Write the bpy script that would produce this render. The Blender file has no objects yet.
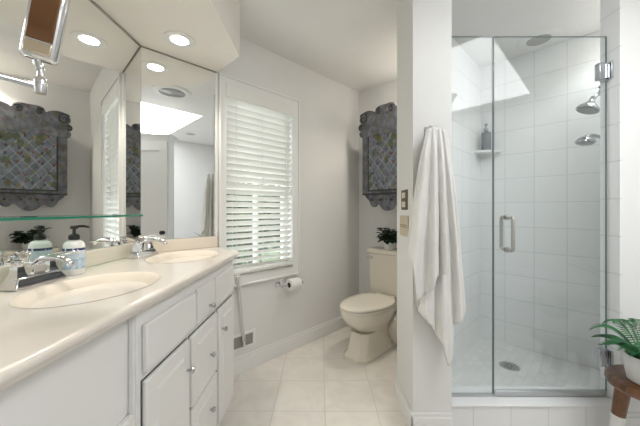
import bpy, bmesh, math, random
from mathutils import Vector, Matrix
from mathutils import noise as mnoise
PI = math.pi
R2 = math.sqrt(2)
SC = bpy.context.scene
COL = SC.collection
CAMH = 1.18
F = 290.0            # focal length in pixels of the 640 wide frame
CEIL = 2.44

# ------------------------------------------------------------------ camera
cd = bpy.data.cameras.new('camera')
cam = bpy.data.objects.new('camera', cd); COL.objects.link(cam)
cam.location = (0, 0, CAMH); cam.rotation_euler = (PI/2, 0, 0)
cd.sensor_width = 36.0; cd.lens = 36.0*F/640.0
cd.shift_y = -3.0/640.0
cd.clip_start = 0.02
SC.camera = cam

# ------------------------------------------------------------------ light and exposure
W = bpy.data.worlds.new('sky'); SC.world = W; W.use_nodes = True
wn = W.node_tree.nodes; wl = W.node_tree.links
wn['Background'].inputs[0].default_value = (0.93, 0.96, 1.0, 1)
wn['Background'].inputs[1].default_value = 1.7
SKYLIGHT_STRENGTH = 2.45
LAMP_STRENGTH = 10.0
LAMP_WATTS = 5.5
NOOK_FILL_WATTS = 9.5
SHOWER_FILL_WATTS = 3.2
VS = SC.view_settings
SC.display_settings.display_device = 'sRGB'
VS.view_transform = 'Standard'; VS.look = 'None'; VS.gamma = 1.0; VS.use_curve_mapping = False
VS.exposure = 1.5

# ------------------------------------------------------------------ helpers
def new_mat(name, rgb, rough=0.5, metal=0.0, spec=0.5, coat=0.0):
    m = bpy.data.materials.new(name); m.use_nodes = True
    b = m.node_tree.nodes['Principled BSDF']
    b.inputs['Base Color'].default_value = (*rgb, 1)
    b.inputs['Roughness'].default_value = rough
    b.inputs['Metallic'].default_value = metal
    b.inputs['Specular IOR Level'].default_value = spec
    b.inputs['Coat Weight'].default_value = coat
    return m

def nd(m, typ, **kw):
    n = m.node_tree.nodes.new(typ)
    for k, v in kw.items():
        if k.startswith('i_'):
            n.inputs[k[2:].replace('_', ' ')].default_value = v
        else:
            setattr(n, k, v)
    return n
def lk(m, a, b): m.node_tree.links.new(a, b)
def bsdf(m): return m.node_tree.nodes['Principled BSDF']

def mottle(m, c1, c2, scale=6.0, detail=4.0, rough_bump=0.0, bump_scale=200.0, lo=0.35, hi=0.65):
    tc = nd(m, 'ShaderNodeTexCoord')
    n = nd(m, 'ShaderNodeTexNoise'); n.inputs['Scale'].default_value = scale; n.inputs['Detail'].default_value = detail
    lk(m, tc.outputs['Object'], n.inputs['Vector'])
    r = nd(m, 'ShaderNodeValToRGB')
    r.color_ramp.elements[0].position = lo; r.color_ramp.elements[0].color = (*c1, 1)
    r.color_ramp.elements[1].position = hi; r.color_ramp.elements[1].color = (*c2, 1)
    lk(m, n.outputs['Fac'], r.inputs['Fac']); lk(m, r.outputs['Color'], bsdf(m).inputs['Base Color'])
    if rough_bump:
        n2 = nd(m, 'ShaderNodeTexNoise'); n2.inputs['Scale'].default_value = bump_scale
        lk(m, tc.outputs['Object'], n2.inputs['Vector'])
        b = nd(m, 'ShaderNodeBump'); b.inputs['Strength'].default_value = rough_bump; b.inputs['Distance'].default_value = 0.002
        lk(m, n2.outputs['Fac'], b.inputs['Height']); lk(m, b.outputs['Normal'], bsdf(m).inputs['Normal'])
    return m

def paint(name, rgb, rough=0.55):
    m = new_mat(name, rgb, rough, spec=0.3)
    d = tuple(c*0.985 for c in rgb)
    return mottle(m, d, rgb, 3.0, 3.0, 0.08, 260.0)

def tile_mat(name, rgb, grout, tw, th, ox=0, oz=0, axes='xz', gap=0.004, rough=0.15, var=0.03, vein=None):
    """square tiles with grout lines, in the object's own coordinates"""
    m = new_mat(name, rgb, rough)
    tc = nd(m, 'ShaderNodeTexCoord'); sp = nd(m, 'ShaderNodeSeparateXYZ')
    lk(m, tc.outputs['Object'], sp.inputs[0])
    ax = {'x': 0, 'y': 1, 'z': 2}
    def line(out, off, size):
        a = nd(m, 'ShaderNodeMath', operation='ADD'); a.inputs[1].default_value = off
        lk(m, out, a.inputs[0])
        d = nd(m, 'ShaderNodeMath', operation='DIVIDE'); d.inputs[1].default_value = size; lk(m, a.outputs[0], d.inputs[0])
        f = nd(m, 'ShaderNodeMath', operation='FRACT'); lk(m, d.outputs[0], f.inputs[0])
        fl = nd(m, 'ShaderNodeMath', operation='FLOOR'); lk(m, d.outputs[0], fl.inputs[0])
        s = nd(m, 'ShaderNodeMath', operation='SUBTRACT'); s.inputs[1].default_value = 0.5; lk(m, f.outputs[0], s.inputs[0])
        ab = nd(m, 'ShaderNodeMath', operation='ABSOLUTE'); lk(m, s.outputs[0], ab.inputs[0])
        g = nd(m, 'ShaderNodeMapRange'); g.inputs[1].default_value = 0.5-1.1*gap/size; g.inputs[2].default_value = 0.5-0.35*gap/size
        lk(m, ab.outputs[0], g.inputs[0])
        return g.outputs[0], fl.outputs[0]
    g1, f1 = line(sp.outputs[ax[axes[0]]], ox, tw)
    g2, f2 = line(sp.outputs[ax[axes[1]]], oz, th)
    mx = nd(m, 'ShaderNodeMath', operation='MAXIMUM'); lk(m, g1, mx.inputs[0]); lk(m, g2, mx.inputs[1])
    cb = nd(m, 'ShaderNodeCombineXYZ'); lk(m, f1, cb.inputs[0]); lk(m, f2, cb.inputs[1])
    wn_ = nd(m, 'ShaderNodeTexWhiteNoise'); lk(m, cb.outputs[0], wn_.inputs['Vector'])
    mr = nd(m, 'ShaderNodeMapRange'); mr.inputs[3].default_value = 1-var; mr.inputs[4].default_value = 1.0
    lk(m, wn_.outputs['Value'], mr.inputs[0])
    base = nd(m, 'ShaderNodeMix', data_type='RGBA', blend_type='MULTIPLY'); base.inputs[0].default_value = 1.0
    if vein:
        n = nd(m, 'ShaderNodeTexNoise'); n.inputs['Scale'].default_value = 7.0; n.inputs['Detail'].default_value = 8.0; n.inputs['Distortion'].default_value = 1.2
        lk(m, tc.outputs['Object'], n.inputs['Vector'])
        r = nd(m, 'ShaderNodeValToRGB')
        r.color_ramp.elements[0].position = 0.35; r.color_ramp.elements[0].color = (*vein, 1)
        r.color_ramp.elements[1].position = 0.62; r.color_ramp.elements[1].color = (*rgb, 1)
        lk(m, n.outputs['Fac'], r.inputs['Fac']); lk(m, r.outputs['Color'], base.inputs[6])
    else:
        base.inputs[6].default_value = (*rgb, 1)
    lk(m, mr.outputs[0], base.inputs[7])
    mix = nd(m, 'ShaderNodeMix', data_type='RGBA'); lk(m, mx.outputs[0], mix.inputs[0])
    lk(m, base.outputs[2], mix.inputs[6]); mix.inputs[7].default_value = (*grout, 1)
    lk(m, mix.outputs[2], bsdf(m).inputs['Base Color'])
    inv = nd(m, 'ShaderNodeMath', operation='SUBTRACT'); inv.inputs[0].default_value = 1.0; lk(m, mx.outputs[0], inv.inputs[1])
    b = nd(m, 'ShaderNodeBump'); b.inputs['Strength'].default_value = 0.35; b.inputs['Distance'].default_value = 0.002
    lk(m, inv.outputs[0], b.inputs['Height']); lk(m, b.outputs['Normal'], bsdf(m).inputs['Normal'])
    return m

def glass_mat(name, tint, boost=1.0):
    m = bpy.data.materials.new(name); m.use_nodes = True
    nt = m.node_tree; nt.nodes.remove(nt.nodes['Principled BSDF'])
    out = nt.nodes['Material Output']
    t = nd(m, 'ShaderNodeBsdfTransparent'); t.inputs[0].default_value = (*tint, 1)
    g = nd(m, 'ShaderNodeBsdfGlossy'); g.inputs['Roughness'].default_value = 0.0; g.inputs[0].default_value = (1, 1, 1, 1)
    f = nd(m, 'ShaderNodeFresnel')
    gm = nd(m, 'ShaderNodeNewGeometry'); io = nd(m, 'ShaderNodeMapRange'); io.inputs[3].default_value = 1.5; io.inputs[4].default_value = 1/1.5
    lk(m, gm.outputs['Backfacing'], io.inputs[0]); lk(m, io.outputs[0], f.inputs[0])
    k = nd(m, 'ShaderNodeMath', operation='MULTIPLY'); k.inputs[1].default_value = boost; k.use_clamp = True
    lk(m, f.outputs[0], k.inputs[0])
    mx = nd(m, 'ShaderNodeMixShader'); lk(m, k.outputs[0], mx.inputs[0]); lk(m, t.outputs[0], mx.inputs[1]); lk(m, g.outputs[0], mx.inputs[2])
    lk(m, mx.outputs[0], out.inputs[0])
    return m

def emit_mat(name, rgb, s):
    m = bpy.data.materials.new(name); m.use_nodes = True
    b = bsdf(m); b.inputs['Base Color'].default_value = (0.8, 0.8, 0.8, 1)
    b.inputs['Emission Color'].default_value = (*rgb, 1); b.inputs['Emission Strength'].default_value = s
    return m

# ---- mesh builders (all add to a bmesh)
def add_box(bm, x0, x1, y0, y1, z0, z1, mat=None):
    vs = [bm.verts.new(Vector(p)) for p in ((x0,y0,z0),(x1,y0,z0),(x1,y1,z0),(x0,y1,z0),(x0,y0,z1),(x1,y0,z1),(x1,y1,z1),(x0,y1,z1))]
    if mat is not None:
        for v in vs: v.co = mat @ v.co
    for f in ((0,3,2,1),(4,5,6,7),(0,1,5,4),(1,2,6,5),(2,3,7,6),(3,0,4,7)):
        bm.faces.new([vs[i] for i in f])
    return vs

def add_prism(bm, pts, z0, z1, mat=None, axis='z'):
    """extrude a 2D outline; axis z: pts are x,y; axis y: pts are x,z (z0..z1 along y); axis x: pts are y,z"""
    def P(p, h):
        v = Vector((p[0], p[1], h)) if axis == 'z' else Vector((p[0], h, p[1])) if axis == 'y' else Vector((h, p[0], p[1]))
        return mat @ v if mat is not None else v
    a = [bm.verts.new(P(p, z0)) for p in pts]; b = [bm.verts.new(P(p, z1)) for p in pts]
    n = len(pts)
    bm.faces.new(a[::-1]); bm.faces.new(b)
    for i in range(n):
        bm.faces.new((a[i], a[(i+1) % n], b[(i+1) % n], b[i]))

def add_lathe(bm, prof, seg=32, mat=None):
    """profile of (radius, z) turned round z"""
    rings = []
    for r, z in prof:
        if r < 1e-6:
            v = Vector((0, 0, z)); rings.append([bm.verts.new(mat @ v if mat is not None else v)])
        else:
            ring = []
            for i in range(seg):
                a = 2*PI*i/seg; v = Vector((r*math.cos(a), r*math.sin(a), z))
                ring.append(bm.verts.new(mat @ v if mat is not None else v))
            rings.append(ring)
    for A, B in zip(rings, rings[1:]):
        if len(A) == 1 and len(B) == 1: continue
        for i in range(seg):
            j = (i+1) % seg
            if len(A) == 1: bm.faces.new((A[0], B[j], B[i]))
            elif len(B) == 1: bm.faces.new((A[i], A[j], B[0]))
            else: bm.faces.new((A[i], A[j], B[j], B[i]))

def add_loft(bm, rings, cap=True):
    R = [[bm.verts.new(Vector(p)) for p in r] for r in rings]
    n = len(R[0])
    for A, B in zip(R, R[1:]):
        for i in range(n):
            j = (i+1) % n; bm.faces.new((A[i], A[j], B[j], B[i]))
    if cap:
        bm.faces.new(R[0][::-1]); bm.faces.new(R[-1])

def smooth_path(pts, sub=6):
    """Catmull-Rom through the points"""
    P = [Vector(p) for p in pts]; out = []
    for i in range(len(P)-1):
        p0 = P[max(i-1, 0)]; p1 = P[i]; p2 = P[i+1]; p3 = P[min(i+2, len(P)-1)]
        for k in range(sub):
            t = k/sub
            out.append(0.5*((2*p1)+(p2-p0)*t+(2*p0-5*p1+4*p2-p3)*t*t+(3*p1-p0-3*p2+p3)*t**3))
    out.append(P[-1]); return out

def add_tube(bm, pts, r, seg=12, caps=True, flat=1.0):
    """r: number or list; flat squashes the section along the frame's second axis"""
    pts = [Vector(p) for p in pts]; n = len(pts)
    rad = r if isinstance(r, (list, tuple)) else [r]*n
    if len(rad) != n:
        rad = [rad[0]+(rad[-1]-rad[0])*i/(n-1) if len(rad) == 2 else rad[min(int(i*(len(rad))/n), len(rad)-1)] for i in range(n)]
    rings = []; up = None
    for i, p in enumerate(pts):
        t = (pts[min(i+1, n-1)]-pts[max(i-1, 0)]).normalized()
        if up is None:
            up = Vector((0, 0, 1)) if abs(t.z) < 0.9 else Vector((1, 0, 0))
        s = t.cross(up).normalized(); up = s.cross(t).normalized()
        rings.append([p+rad[i]*(math.cos(2*PI*k/seg)*s+math.sin(2*PI*k/seg)*up*flat) for k in range(seg)])
    add_loft(bm, rings, caps)

def ring_ellipse(cx, cy, z, rx, ry, n=40, p=2.0, front=None):
    out = []
    for i in range(n):
        a = 2*PI*i/n; c, s = math.cos(a), math.sin(a)
        x = math.copysign(abs(c)**(2/p), c)*rx; y = math.copysign(abs(s)**(2/p), s)*ry
        out.append((cx+x, cy+y, z))
    return out

def obj(name, bm, mat, parent=None, smooth=False, bevel=0.0, seg=2, sub=0, solid=0.0, angle=35):
    bmesh.ops.recalc_face_normals(bm, faces=bm.faces)
    me = bpy.data.meshes.new(name); bm.to_mesh(me); bm.free()
    if isinstance(mat, (list, tuple)):
        for m_ in mat: me.materials.append(m_)
    else: me.materials.append(mat)
    o = bpy.data.objects.new(name, me); COL.objects.link(o)
    if parent is not None: o.parent = parent
    if smooth:
        for p in me.polygons: p.use_smooth = True
        if smooth != 'full':
            me.set_sharp_from_angle(angle=math.radians(angle))
    if solid:
        s = o.modifiers.new('solid', 'SOLIDIFY'); s.thickness = solid; s.offset = 0
    if bevel:
        b = o.modifiers.new('bevel', 'BEVEL'); b.width = bevel; b.segments = seg; b.limit_method = 'ANGLE'; b.angle_limit = math.radians(40)
        b.harden_normals = False
        for p in me.polygons: p.use_smooth = True
        me.set_sharp_from_angle(angle=math.radians(50))
    if sub:
        s = o.modifiers.new('sub', 'SUBSURF'); s.levels = sub; s.render_levels = sub
    return o

def BM(): return bmesh.new()
def thing(name, label, cat, loc=(0,0,0), rotz=0, group=None, rot=None):
    o = bpy.data.objects.new(name, None); COL.objects.link(o); o.empty_display_size = 0.05
    o.location = loc; o.rotation_euler = rot if rot else (0, 0, rotz)
    o['label'] = label; o['category'] = cat
    if group: o['group'] = group
    return o
def tag(o, label, cat, group=None):
    o['label'] = label; o['category'] = cat
    if group: o['group'] = group
    return o
def struct(name, bm, mat, loc=None, rotz=0, **kw):
    o = obj(name, bm, mat, **kw); o['kind'] = 'structure'
    if loc: o.location = loc
    if rotz: o.rotation_euler = (0, 0, rotz)
    return o
def box_obj(name, mat, parent, x0, x1, y0, y1, z0, z1, bevel=0.0, seg=2):
    bm = BM(); add_box(bm, x0, x1, y0, y1, z0, z1); return obj(name, bm, mat, parent, bevel=bevel, seg=seg)
def T(x, y, z): return Matrix.Translation((x, y, z))
def RX(a): return Matrix.Rotation(a, 4, 'X')
def RY(a): return Matrix.Rotation(a, 4, 'Y')
def RZ(a): return Matrix.Rotation(a, 4, 'Z')

# ------------------------------------------------------------------ materials
M = {}
M['wall'] = paint('wall_paint', (0.845, 0.843, 0.828))
M['ceil'] = paint('ceiling_paint', (0.885, 0.875, 0.85))
M['trim'] = new_mat('trim_paint', (0.88, 0.88, 0.865), 0.35)
M['cabinet'] = new_mat('cabinet_paint', (0.85, 0.845, 0.83), 0.35)
M['gap'] = new_mat('shadow_gap', (0.10, 0.10, 0.10), 0.7)
M['counter'] = mottle(new_mat('cultured_marble', (0.87, 0.82, 0.75), 0.18, coat=0.3), (0.80, 0.735, 0.665), (0.835, 0.78, 0.715), 3.0, 3.0)
M['basin'] = new_mat('basin_marble', (0.80, 0.725, 0.63), 0.38, spec=0.3)
M['splash'] = new_mat('backsplash_marble', (0.82, 0.74, 0.64), 0.2, coat=0.3)
M['chrome'] = new_mat('chrome', (0.74, 0.74, 0.76), 0.07, 1.0)
M['showerchrome'] = new_mat('shower_chrome', (0.50, 0.52, 0.54), 0.12, 1.0)
M['nickel'] = new_mat('brushed_nickel', (0.52, 0.51, 0.49), 0.28, 1.0)
M['mirror'] = new_mat('mirror_silver', (0.93, 0.94, 0.93), 0.0, 1.0)
M['steel'] = new_mat('edge_channel', (0.42, 0.40, 0.36), 0.3, 1.0)
M['toilet'] = new_mat('bone_porcelain', (0.80, 0.75, 0.645), 0.12, coat=0.4)
M['seat'] = new_mat('bone_seat', (0.83, 0.785, 0.69), 0.2)
M['white'] = new_mat('white_plastic', (0.86, 0.86, 0.84), 0.35)
M['ceramic'] = mottle(new_mat('white_ceramic', (0.86, 0.86, 0.84), 0.4), (0.80, 0.80, 0.78), (0.88, 0.88, 0.86), 30, 3)
M['blind'] = new_mat('blind_slat', (0.86, 0.86, 0.82), 0.4)
M['black'] = new_mat('black_plastic', (0.015, 0.015, 0.016), 0.3)
M['soil'] = new_mat('potting_soil', (0.03, 0.02, 0.015), 0.9)
M['paper'] = new_mat('toilet_paper', (0.88, 0.88, 0.86), 0.9, spec=0.1)
M['towel'] = mottle(new_mat('terry_cloth', (0.80, 0.79, 0.755), 0.95, spec=0.1), (0.86, 0.85, 0.82), (0.90, 0.89, 0.865), 9, 3, 0.6, 420)
M['leaf_dark'] = mottle(new_mat('dark_leaf', (0.02, 0.04, 0.025), 0.6, spec=0.2), (0.012, 0.025, 0.015), (0.03, 0.06, 0.035), 20, 2)
M['fern'] = mottle(new_mat('fern_green', (0.04, 0.22, 0.07), 0.45), (0.012, 0.09, 0.03), (0.05, 0.26, 0.08), 25, 2)
M['agave'] = new_mat('agave_leaf', (0.10, 0.17, 0.13), 0.4)
M['tree'] = mottle(new_mat('tree_leaf', (0.08, 0.14, 0.05), 0.6), (0.012, 0.03, 0.012), (0.09, 0.13, 0.06), 3, 2)
M['bark'] = new_mat('bark', (0.06, 0.045, 0.03), 0.8)
M['stem'] = new_mat('stem', (0.05, 0.07, 0.03), 0.6)
M['glass_green'] = glass_mat('shower_glass', (0.975, 0.990, 0.988), 0.72)
M['pane'] = glass_mat('window_glass', (0.96, 0.98, 0.97), 1.0)
M['glass_edge'] = new_mat('glass_edge', (0.19, 0.235, 0.235), 0.15)
M['shelf_edge'] = new_mat('shelf_edge', (0.03, 0.22, 0.15), 0.08)
M['sweep'] = new_mat('door_sweep', (0.50, 0.52, 0.53), 0.3, 0.6)
M['acrylic'] = glass_mat('shelf_glass', (0.80, 0.93, 0.88), 1.0)
M['lamp'] = emit_mat('lamp_lens', (1.0, 0.93, 0.82), LAMP_STRENGTH)
M['sky_pane'] = emit_mat('skylight_pane', (0.97, 0.985, 1.0), SKYLIGHT_STRENGTH)
M['grille'] = new_mat('fixture_grey', (0.36, 0.36, 0.35), 0.35, 0.5)
M['lens_off'] = new_mat('lens_off', (0.42, 0.42, 0.40), 0.35)
M['brass'] = new_mat('antique_brass', (0.17, 0.13, 0.07), 0.4, 0.8)
M['beige'] = new_mat('beige_plate', (0.62, 0.55, 0.40), 0.5)
M['ivory'] = new_mat('ivory_toggle', (0.75, 0.70, 0.58), 0.4)
M['vent'] = new_mat('vent_metal', (0.40, 0.39, 0.36), 0.5)
M['cord'] = new_mat('blind_cord', (0.78, 0.77, 0.73), 0.8)
M['slate'] = new_mat('slate_bottle', (0.085, 0.105, 0.125), 0.3)
M['clearcap'] = new_mat('grey_pump', (0.30, 0.33, 0.35), 0.25)
M['tub'] = new_mat('tub_acrylic', (0.86, 0.87, 0.88), 0.2)

TILE = dict(rgb=(0.90, 0.905, 0.905), grout=(0.76, 0.775, 0.775))
def shower_tile(name, ox=0.0, oz=0.0): return tile_mat(name, TILE['rgb'], TILE['grout'], 0.2, 0.2, ox, oz, 'xz', gap=0.0045, rough=0.22, var=0.025)

def wood_mat(name):
    m = new_mat(name, (0.16, 0.06, 0.02), 0.28, coat=0.3)
    tc = nd(m, 'ShaderNodeTexCoord'); mp = nd(m, 'ShaderNodeMapping'); mp.inputs['Scale'].default_value = (1, 5, 1)
    lk(m, tc.outputs['Object'], mp.inputs[0])
    w = nd(m, 'ShaderNodeTexNoise'); w.inputs['Scale'].default_value = 9; w.inputs['Detail'].default_value = 6; w.inputs['Distortion'].default_value = 1.5
    lk(m, mp.outputs[0], w.inputs['Vector'])
    r = nd(m, 'ShaderNodeValToRGB'); r.color_ramp.elements[0].position = .3; r.color_ramp.elements[0].color = (0.075, 0.024, 0.008, 1)
    r.color_ramp.elements[1].position = .7; r.color_ramp.elements[1].color = (0.24, 0.095, 0.032, 1)
    lk(m, w.outputs['Fac'], r.inputs['Fac']); lk(m, r.outputs['Color'], bsdf(m).inputs['Base Color'])
    return m
M['wood'] = wood_mat('walnut')

def painted_mat(name, lattice):
    """grey-blue folk-art paint with sprigs of olive, red and ochre; the door adds a pale diagonal lattice"""
    m = new_mat(name, (0.15, 0.16, 0.17), 0.6)
    tc = nd(m, 'ShaderNodeTexCoord')
    n = nd(m, 'ShaderNodeTexNoise'); n.inputs['Scale'].default_value = 14; n.inputs['Detail'].default_value = 5
    lk(m, tc.outputs['Object'], n.inputs['Vector'])
    r = nd(m, 'ShaderNodeValToRGB'); r.color_ramp.elements[0].position = .35; r.color_ramp.elements[1].position = .68
    a, b = ((0.12, 0.14, 0.175, 1), (0.22, 0.245, 0.285, 1)) if lattice else ((0.095, 0.10, 0.12, 1), (0.24, 0.25, 0.28, 1))
    r.color_ramp.elements[0].color = a; r.color_ramp.elements[1].color = b
    lk(m, n.outputs['Fac'], r.inputs['Fac']); col = r.outputs['Color']
    sp = nd(m, 'ShaderNodeSeparateXYZ'); lk(m, tc.outputs['Object'], sp.inputs[0])
    def mixin(col, fac, rgb):
        x = nd(m, 'ShaderNodeMix', data_type='RGBA'); lk(m, fac, x.inputs[0]); lk(m, col, x.inputs[6]); x.inputs[7].default_value = (*rgb, 1)
        return x.outputs[2]
    if lattice:
        for op in ('ADD', 'SUBTRACT'):
            z = nd(m, 'ShaderNodeMath', operation='MULTIPLY'); z.inputs[1].default_value = 0.85; lk(m, sp.outputs[2], z.inputs[0])
            s = nd(m, 'ShaderNodeMath', operation=op); lk(m, sp.outputs[0], s.inputs[0]); lk(m, z.outputs[0], s.inputs[1])
            d = nd(m, 'ShaderNodeMath', operation='DIVIDE'); d.inputs[1].default_value = 0.092; lk(m, s.outputs[0], d.inputs[0])
            f = nd(m, 'ShaderNodeMath', operation='FRACT'); lk(m, d.outputs[0], f.inputs[0])
            q = nd(m, 'ShaderNodeMath', operation='SUBTRACT'); q.inputs[1].default_value = .5; lk(m, f.outputs[0], q.inputs[0])
            ab = nd(m, 'ShaderNodeMath', operation='ABSOLUTE'); lk(m, q.outputs[0], ab.inputs[0])
            g = nd(m, 'ShaderNodeMapRange'); g.inputs[1].default_value = .42; g.inputs[2].default_value = .46; lk(m, ab.outputs[0], g.inputs[0])
            k = nd(m, 'ShaderNodeMath', operation='MULTIPLY'); k.inputs[1].default_value = .6; lk(m, g.outputs[0], k.inputs[0])
            col = mixin(col, k.outputs[0], (0.36, 0.40, 0.41))
    for scale, seed, thr, rgb in ((11, 0.0, .30, (0.085, 0.105, 0.03)), (15, 3.3, .24, (0.20, 0.17, 0.05)), (19, 7.1, .20, (0.20, 0.05, 0.04)), (17, 11.7, .20, (0.05, 0.035, 0.05))):
        mp = nd(m, 'ShaderNodeMapping'); mp.inputs['Location'].default_value = (seed, seed*1.3, seed*.7); mp.inputs['Scale'].default_value = (1, 1, 0.8)
        lk(m, tc.outputs['Object'], mp.inputs[0])
        v = nd(m, 'ShaderNodeTexVoronoi'); v.inputs['Scale'].default_value = scale; v.inputs['Randomness'].default_value = 1.0
        lk(m, mp.outputs[0], v.inputs['Vector'])
        nn = nd(m, 'ShaderNodeTexNoise'); nn.inputs['Scale'].default_value = 40; lk(m, mp.outputs[0], nn.inputs['Vector'])
        ad = nd(m, 'ShaderNodeMath', operation='MULTIPLY_ADD'); ad.inputs[1].default_value = .3; lk(m, nn.outputs['Fac'], ad.inputs[0]); lk(m, v.outputs['Distance'], ad.inputs[2])
        g = nd(m, 'ShaderNodeMapRange'); g.inputs[1].default_value = thr+.20; g.inputs[2].default_value = thr+.12; lk(m, ad.outputs[0], g.inputs[0])
        k = nd(m, 'ShaderNodeMath', operation='MULTIPLY'); k.inputs[1].default_value = .78 if lattice else .5; lk(m, g.outputs[0], k.inputs[0])
        col = mixin(col, k.outputs[0], rgb)
    lk(m, col, bsdf(m).inputs['Base Color'])
    return m
M['paint_frame'] = painted_mat('folk_paint', False)
M['paint_door'] = painted_mat('folk_lattice', True)
M['paint_dark'] = new_mat('dark_moulding', (0.045, 0.045, 0.045), 0.5)

# ================================================================== THE ROOM
# floor: square tiles, axis aligned with the vanity
bm = BM(); add_box(bm, -2.2, 4.4, -1.4, 3.6, -0.08, 0.0)
struct('floor', bm, tile_mat('floor_tile', (0.86, 0.83, 0.78), (0.70, 0.67, 0.62), 0.305, 0.305, -0.03+3.05, -1.70+3.05, 'xy', gap=0.004, rough=0.28, var=0.04, vein=(0.80, 0.765, 0.71)))

# ceiling, in coordinates turned by 45 degrees, with a hole for the skylight
u0, u1, v0, v1 = 0.55, 1.635, 0.078, 1.585
def rot45(bm, ua, ub, va, vb, za, zb):
    q = lambda u, v: ((u+v)/R2, (u-v)/R2)
    add_prism(bm, [q(ua, va), q(ub, va), q(ub, vb), q(ua, vb)], za, zb)
bm = BM()
for a in ((-3, 4.2, -2.0, v0), (-3, 4.2, v1, 3.2), (-3, u0, v0, v1), (u1, 4.2, v0, v1)): rot45(bm, *a, CEIL, CEIL+0.10)
struct('ceiling', bm, M['ceil'])
bm = BM(); rot45(bm, u0, u1, v0, v1, CEIL+0.004, CEIL+0.02)
sk = struct('window_skylight', bm, M['sky_pane'])

# walls: local x runs along the wall from p0 to p1, the room side is local +y (y=0 is the face)
def wall(name, p0, p1, mat, th=0.12, z0=0.0, z1=CEIL, holes=(), flip=False):
    p0 = Vector((*p0, 0)); p1 = Vector((*p1, 0)); L = (p1-p0).length; a = math.atan2(p1.y-p0.y, p1.x-p0.x)
    bm = BM(); y = (-th, 0) if not flip else (0, th)
    if holes:
        (ha, hb, hc, hd) = holes
        add_box(bm, 0, ha, *y, z0, z1); add_box(bm, hb, L, *y, z0, z1); add_box(bm, ha, hb, *y, z0, hc); add_box(bm, ha, hb, *y, hd, z1)
    else:
        add_box(bm, 0, L, *y, z0, z1)
    return struct(name, bm, mat, (p0.x, p0.y, 0), a)
# (walls whose room side lies to the right of p0->p1 have their body on local +y: flip)
P1 = (-1.03, 1.66); P2 = (0.415, 3.105)
wall('wall_left', (-1.03, -1.12), P1, M['wall'], flip=True)
WS0, WS1, WZ0, WZ1 = 0.515, 1.12, 0.70, 2.06      # window opening: along the wall, and height
ww = wall('wall_window', P1, P2, M['wall'], flip=True, holes=(WS0, WS1, WZ0, WZ1))
WR = ww.rotation_euler.z
wall('wall_back', P2, (1.185, 2.335), M['wall'], flip=True)
# partition between the toilet and the shower
bm = BM(); add_prism(bm, [(0.487, 1.52), (0.69, 1.52), (0.69, 1.842), (1.398, 2.55), (1.10, 2.448), (0.487, 1.835)], 0, CEIL)
struct('wall_partition', bm, M['wall'])
wall('wall_shower_left', (0.69, 1.854), (1.416, 2.58), shower_tile('tile_left', 0.027, -0.04+1.0), th=0.012, flip=False)
wall('wall_shower_back', (1.416, 2.58), (2.05, 1.946), shower_tile('tile_back', 0.002, -0.04+1.0), flip=True)
bm = BM(); add_box(bm, 0, 0.10, 1.627, 2.06, 0, CEIL); struct('wall_shower_right', bm, M['wall'], (2.02, 0, 0))
wall('wall_jamb', (2.02, 1.627), (1.5838, 1.627), shower_tile('tile_jamb_back'), th=0.012, flip=True)
bm = BM(); add_box(bm, 0, 0.107, -0.012, 0.0, 0, CEIL)
struct('wall_jamb_face', bm, shower_tile('tile_jamb', 0.03, -0.04+1.0), (1.572, 1.52, 0), PI/2).location = (1.572, 1.52, 0)
bm = BM(); add_box(bm, 1.584, 3.99, 1.52, 1.615, 0, CEIL); struct('wall_right', bm, M['wall'])
wall('wall_tub', (4.02, 1.52), (1.38, -1.12), M['wall'], flip=True)
bm = BM(); add_box(bm, -1.15, 1.5, -1.12, -1.0, 0, CEIL); struct('wall_rear', bm, M['wall'])

# soffit over the vanity
foot = [(-1.03, -1.0), (-0.49, -1.0), (-0.49, 1.772), (-0.697, 1.98), (-0.71, 1.98), (-1.03, 1.66)]
bm = BM(); add_prism(bm, foot, 2.12, CEIL); struct('ceiling_soffit', bm, paint('soffit_lamp_tint', (0.885, 0.845, 0.785)))  # cream colour holds the warm tint cast by lamps and counter

# baseboards
def baseboard(name, p0, p1, h=0.12, t=0.014, s=-1):
    p0 = Vector((*p0, 0)); p1 = Vector((*p1, 0)); L = (p1-p0).length; a = math.atan2(p1.y-p0.y, p1.x-p0.x)
    bm = BM(); y = sorted((0, s*t)); add_box(bm, 0, L, *y, 0, h-0.02)
    y2 = sorted((0, s*t*0.55)); add_box(bm, 0, L, *y2, h-0.02, h)
    return struct(name, bm, M['trim'], (p0.x, p0.y, 0), a, bevel=0.003)
baseboard('baseboard_window', (-0.66, 2.03), (0.415, 3.105))
baseboard('baseboard_back', (0.415, 3.105), (1.045, 2.475))
baseboard('baseboard_partition_side', (0.487, 1.835), (0.487, 1.506), s=-1)
baseboard('baseboard_partition_front', (0.473, 1.52), (0.69, 1.52), s=-1)
baseboard('baseboard_right', (1.58, 1.52), (3.9, 1.52), s=-1)

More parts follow.
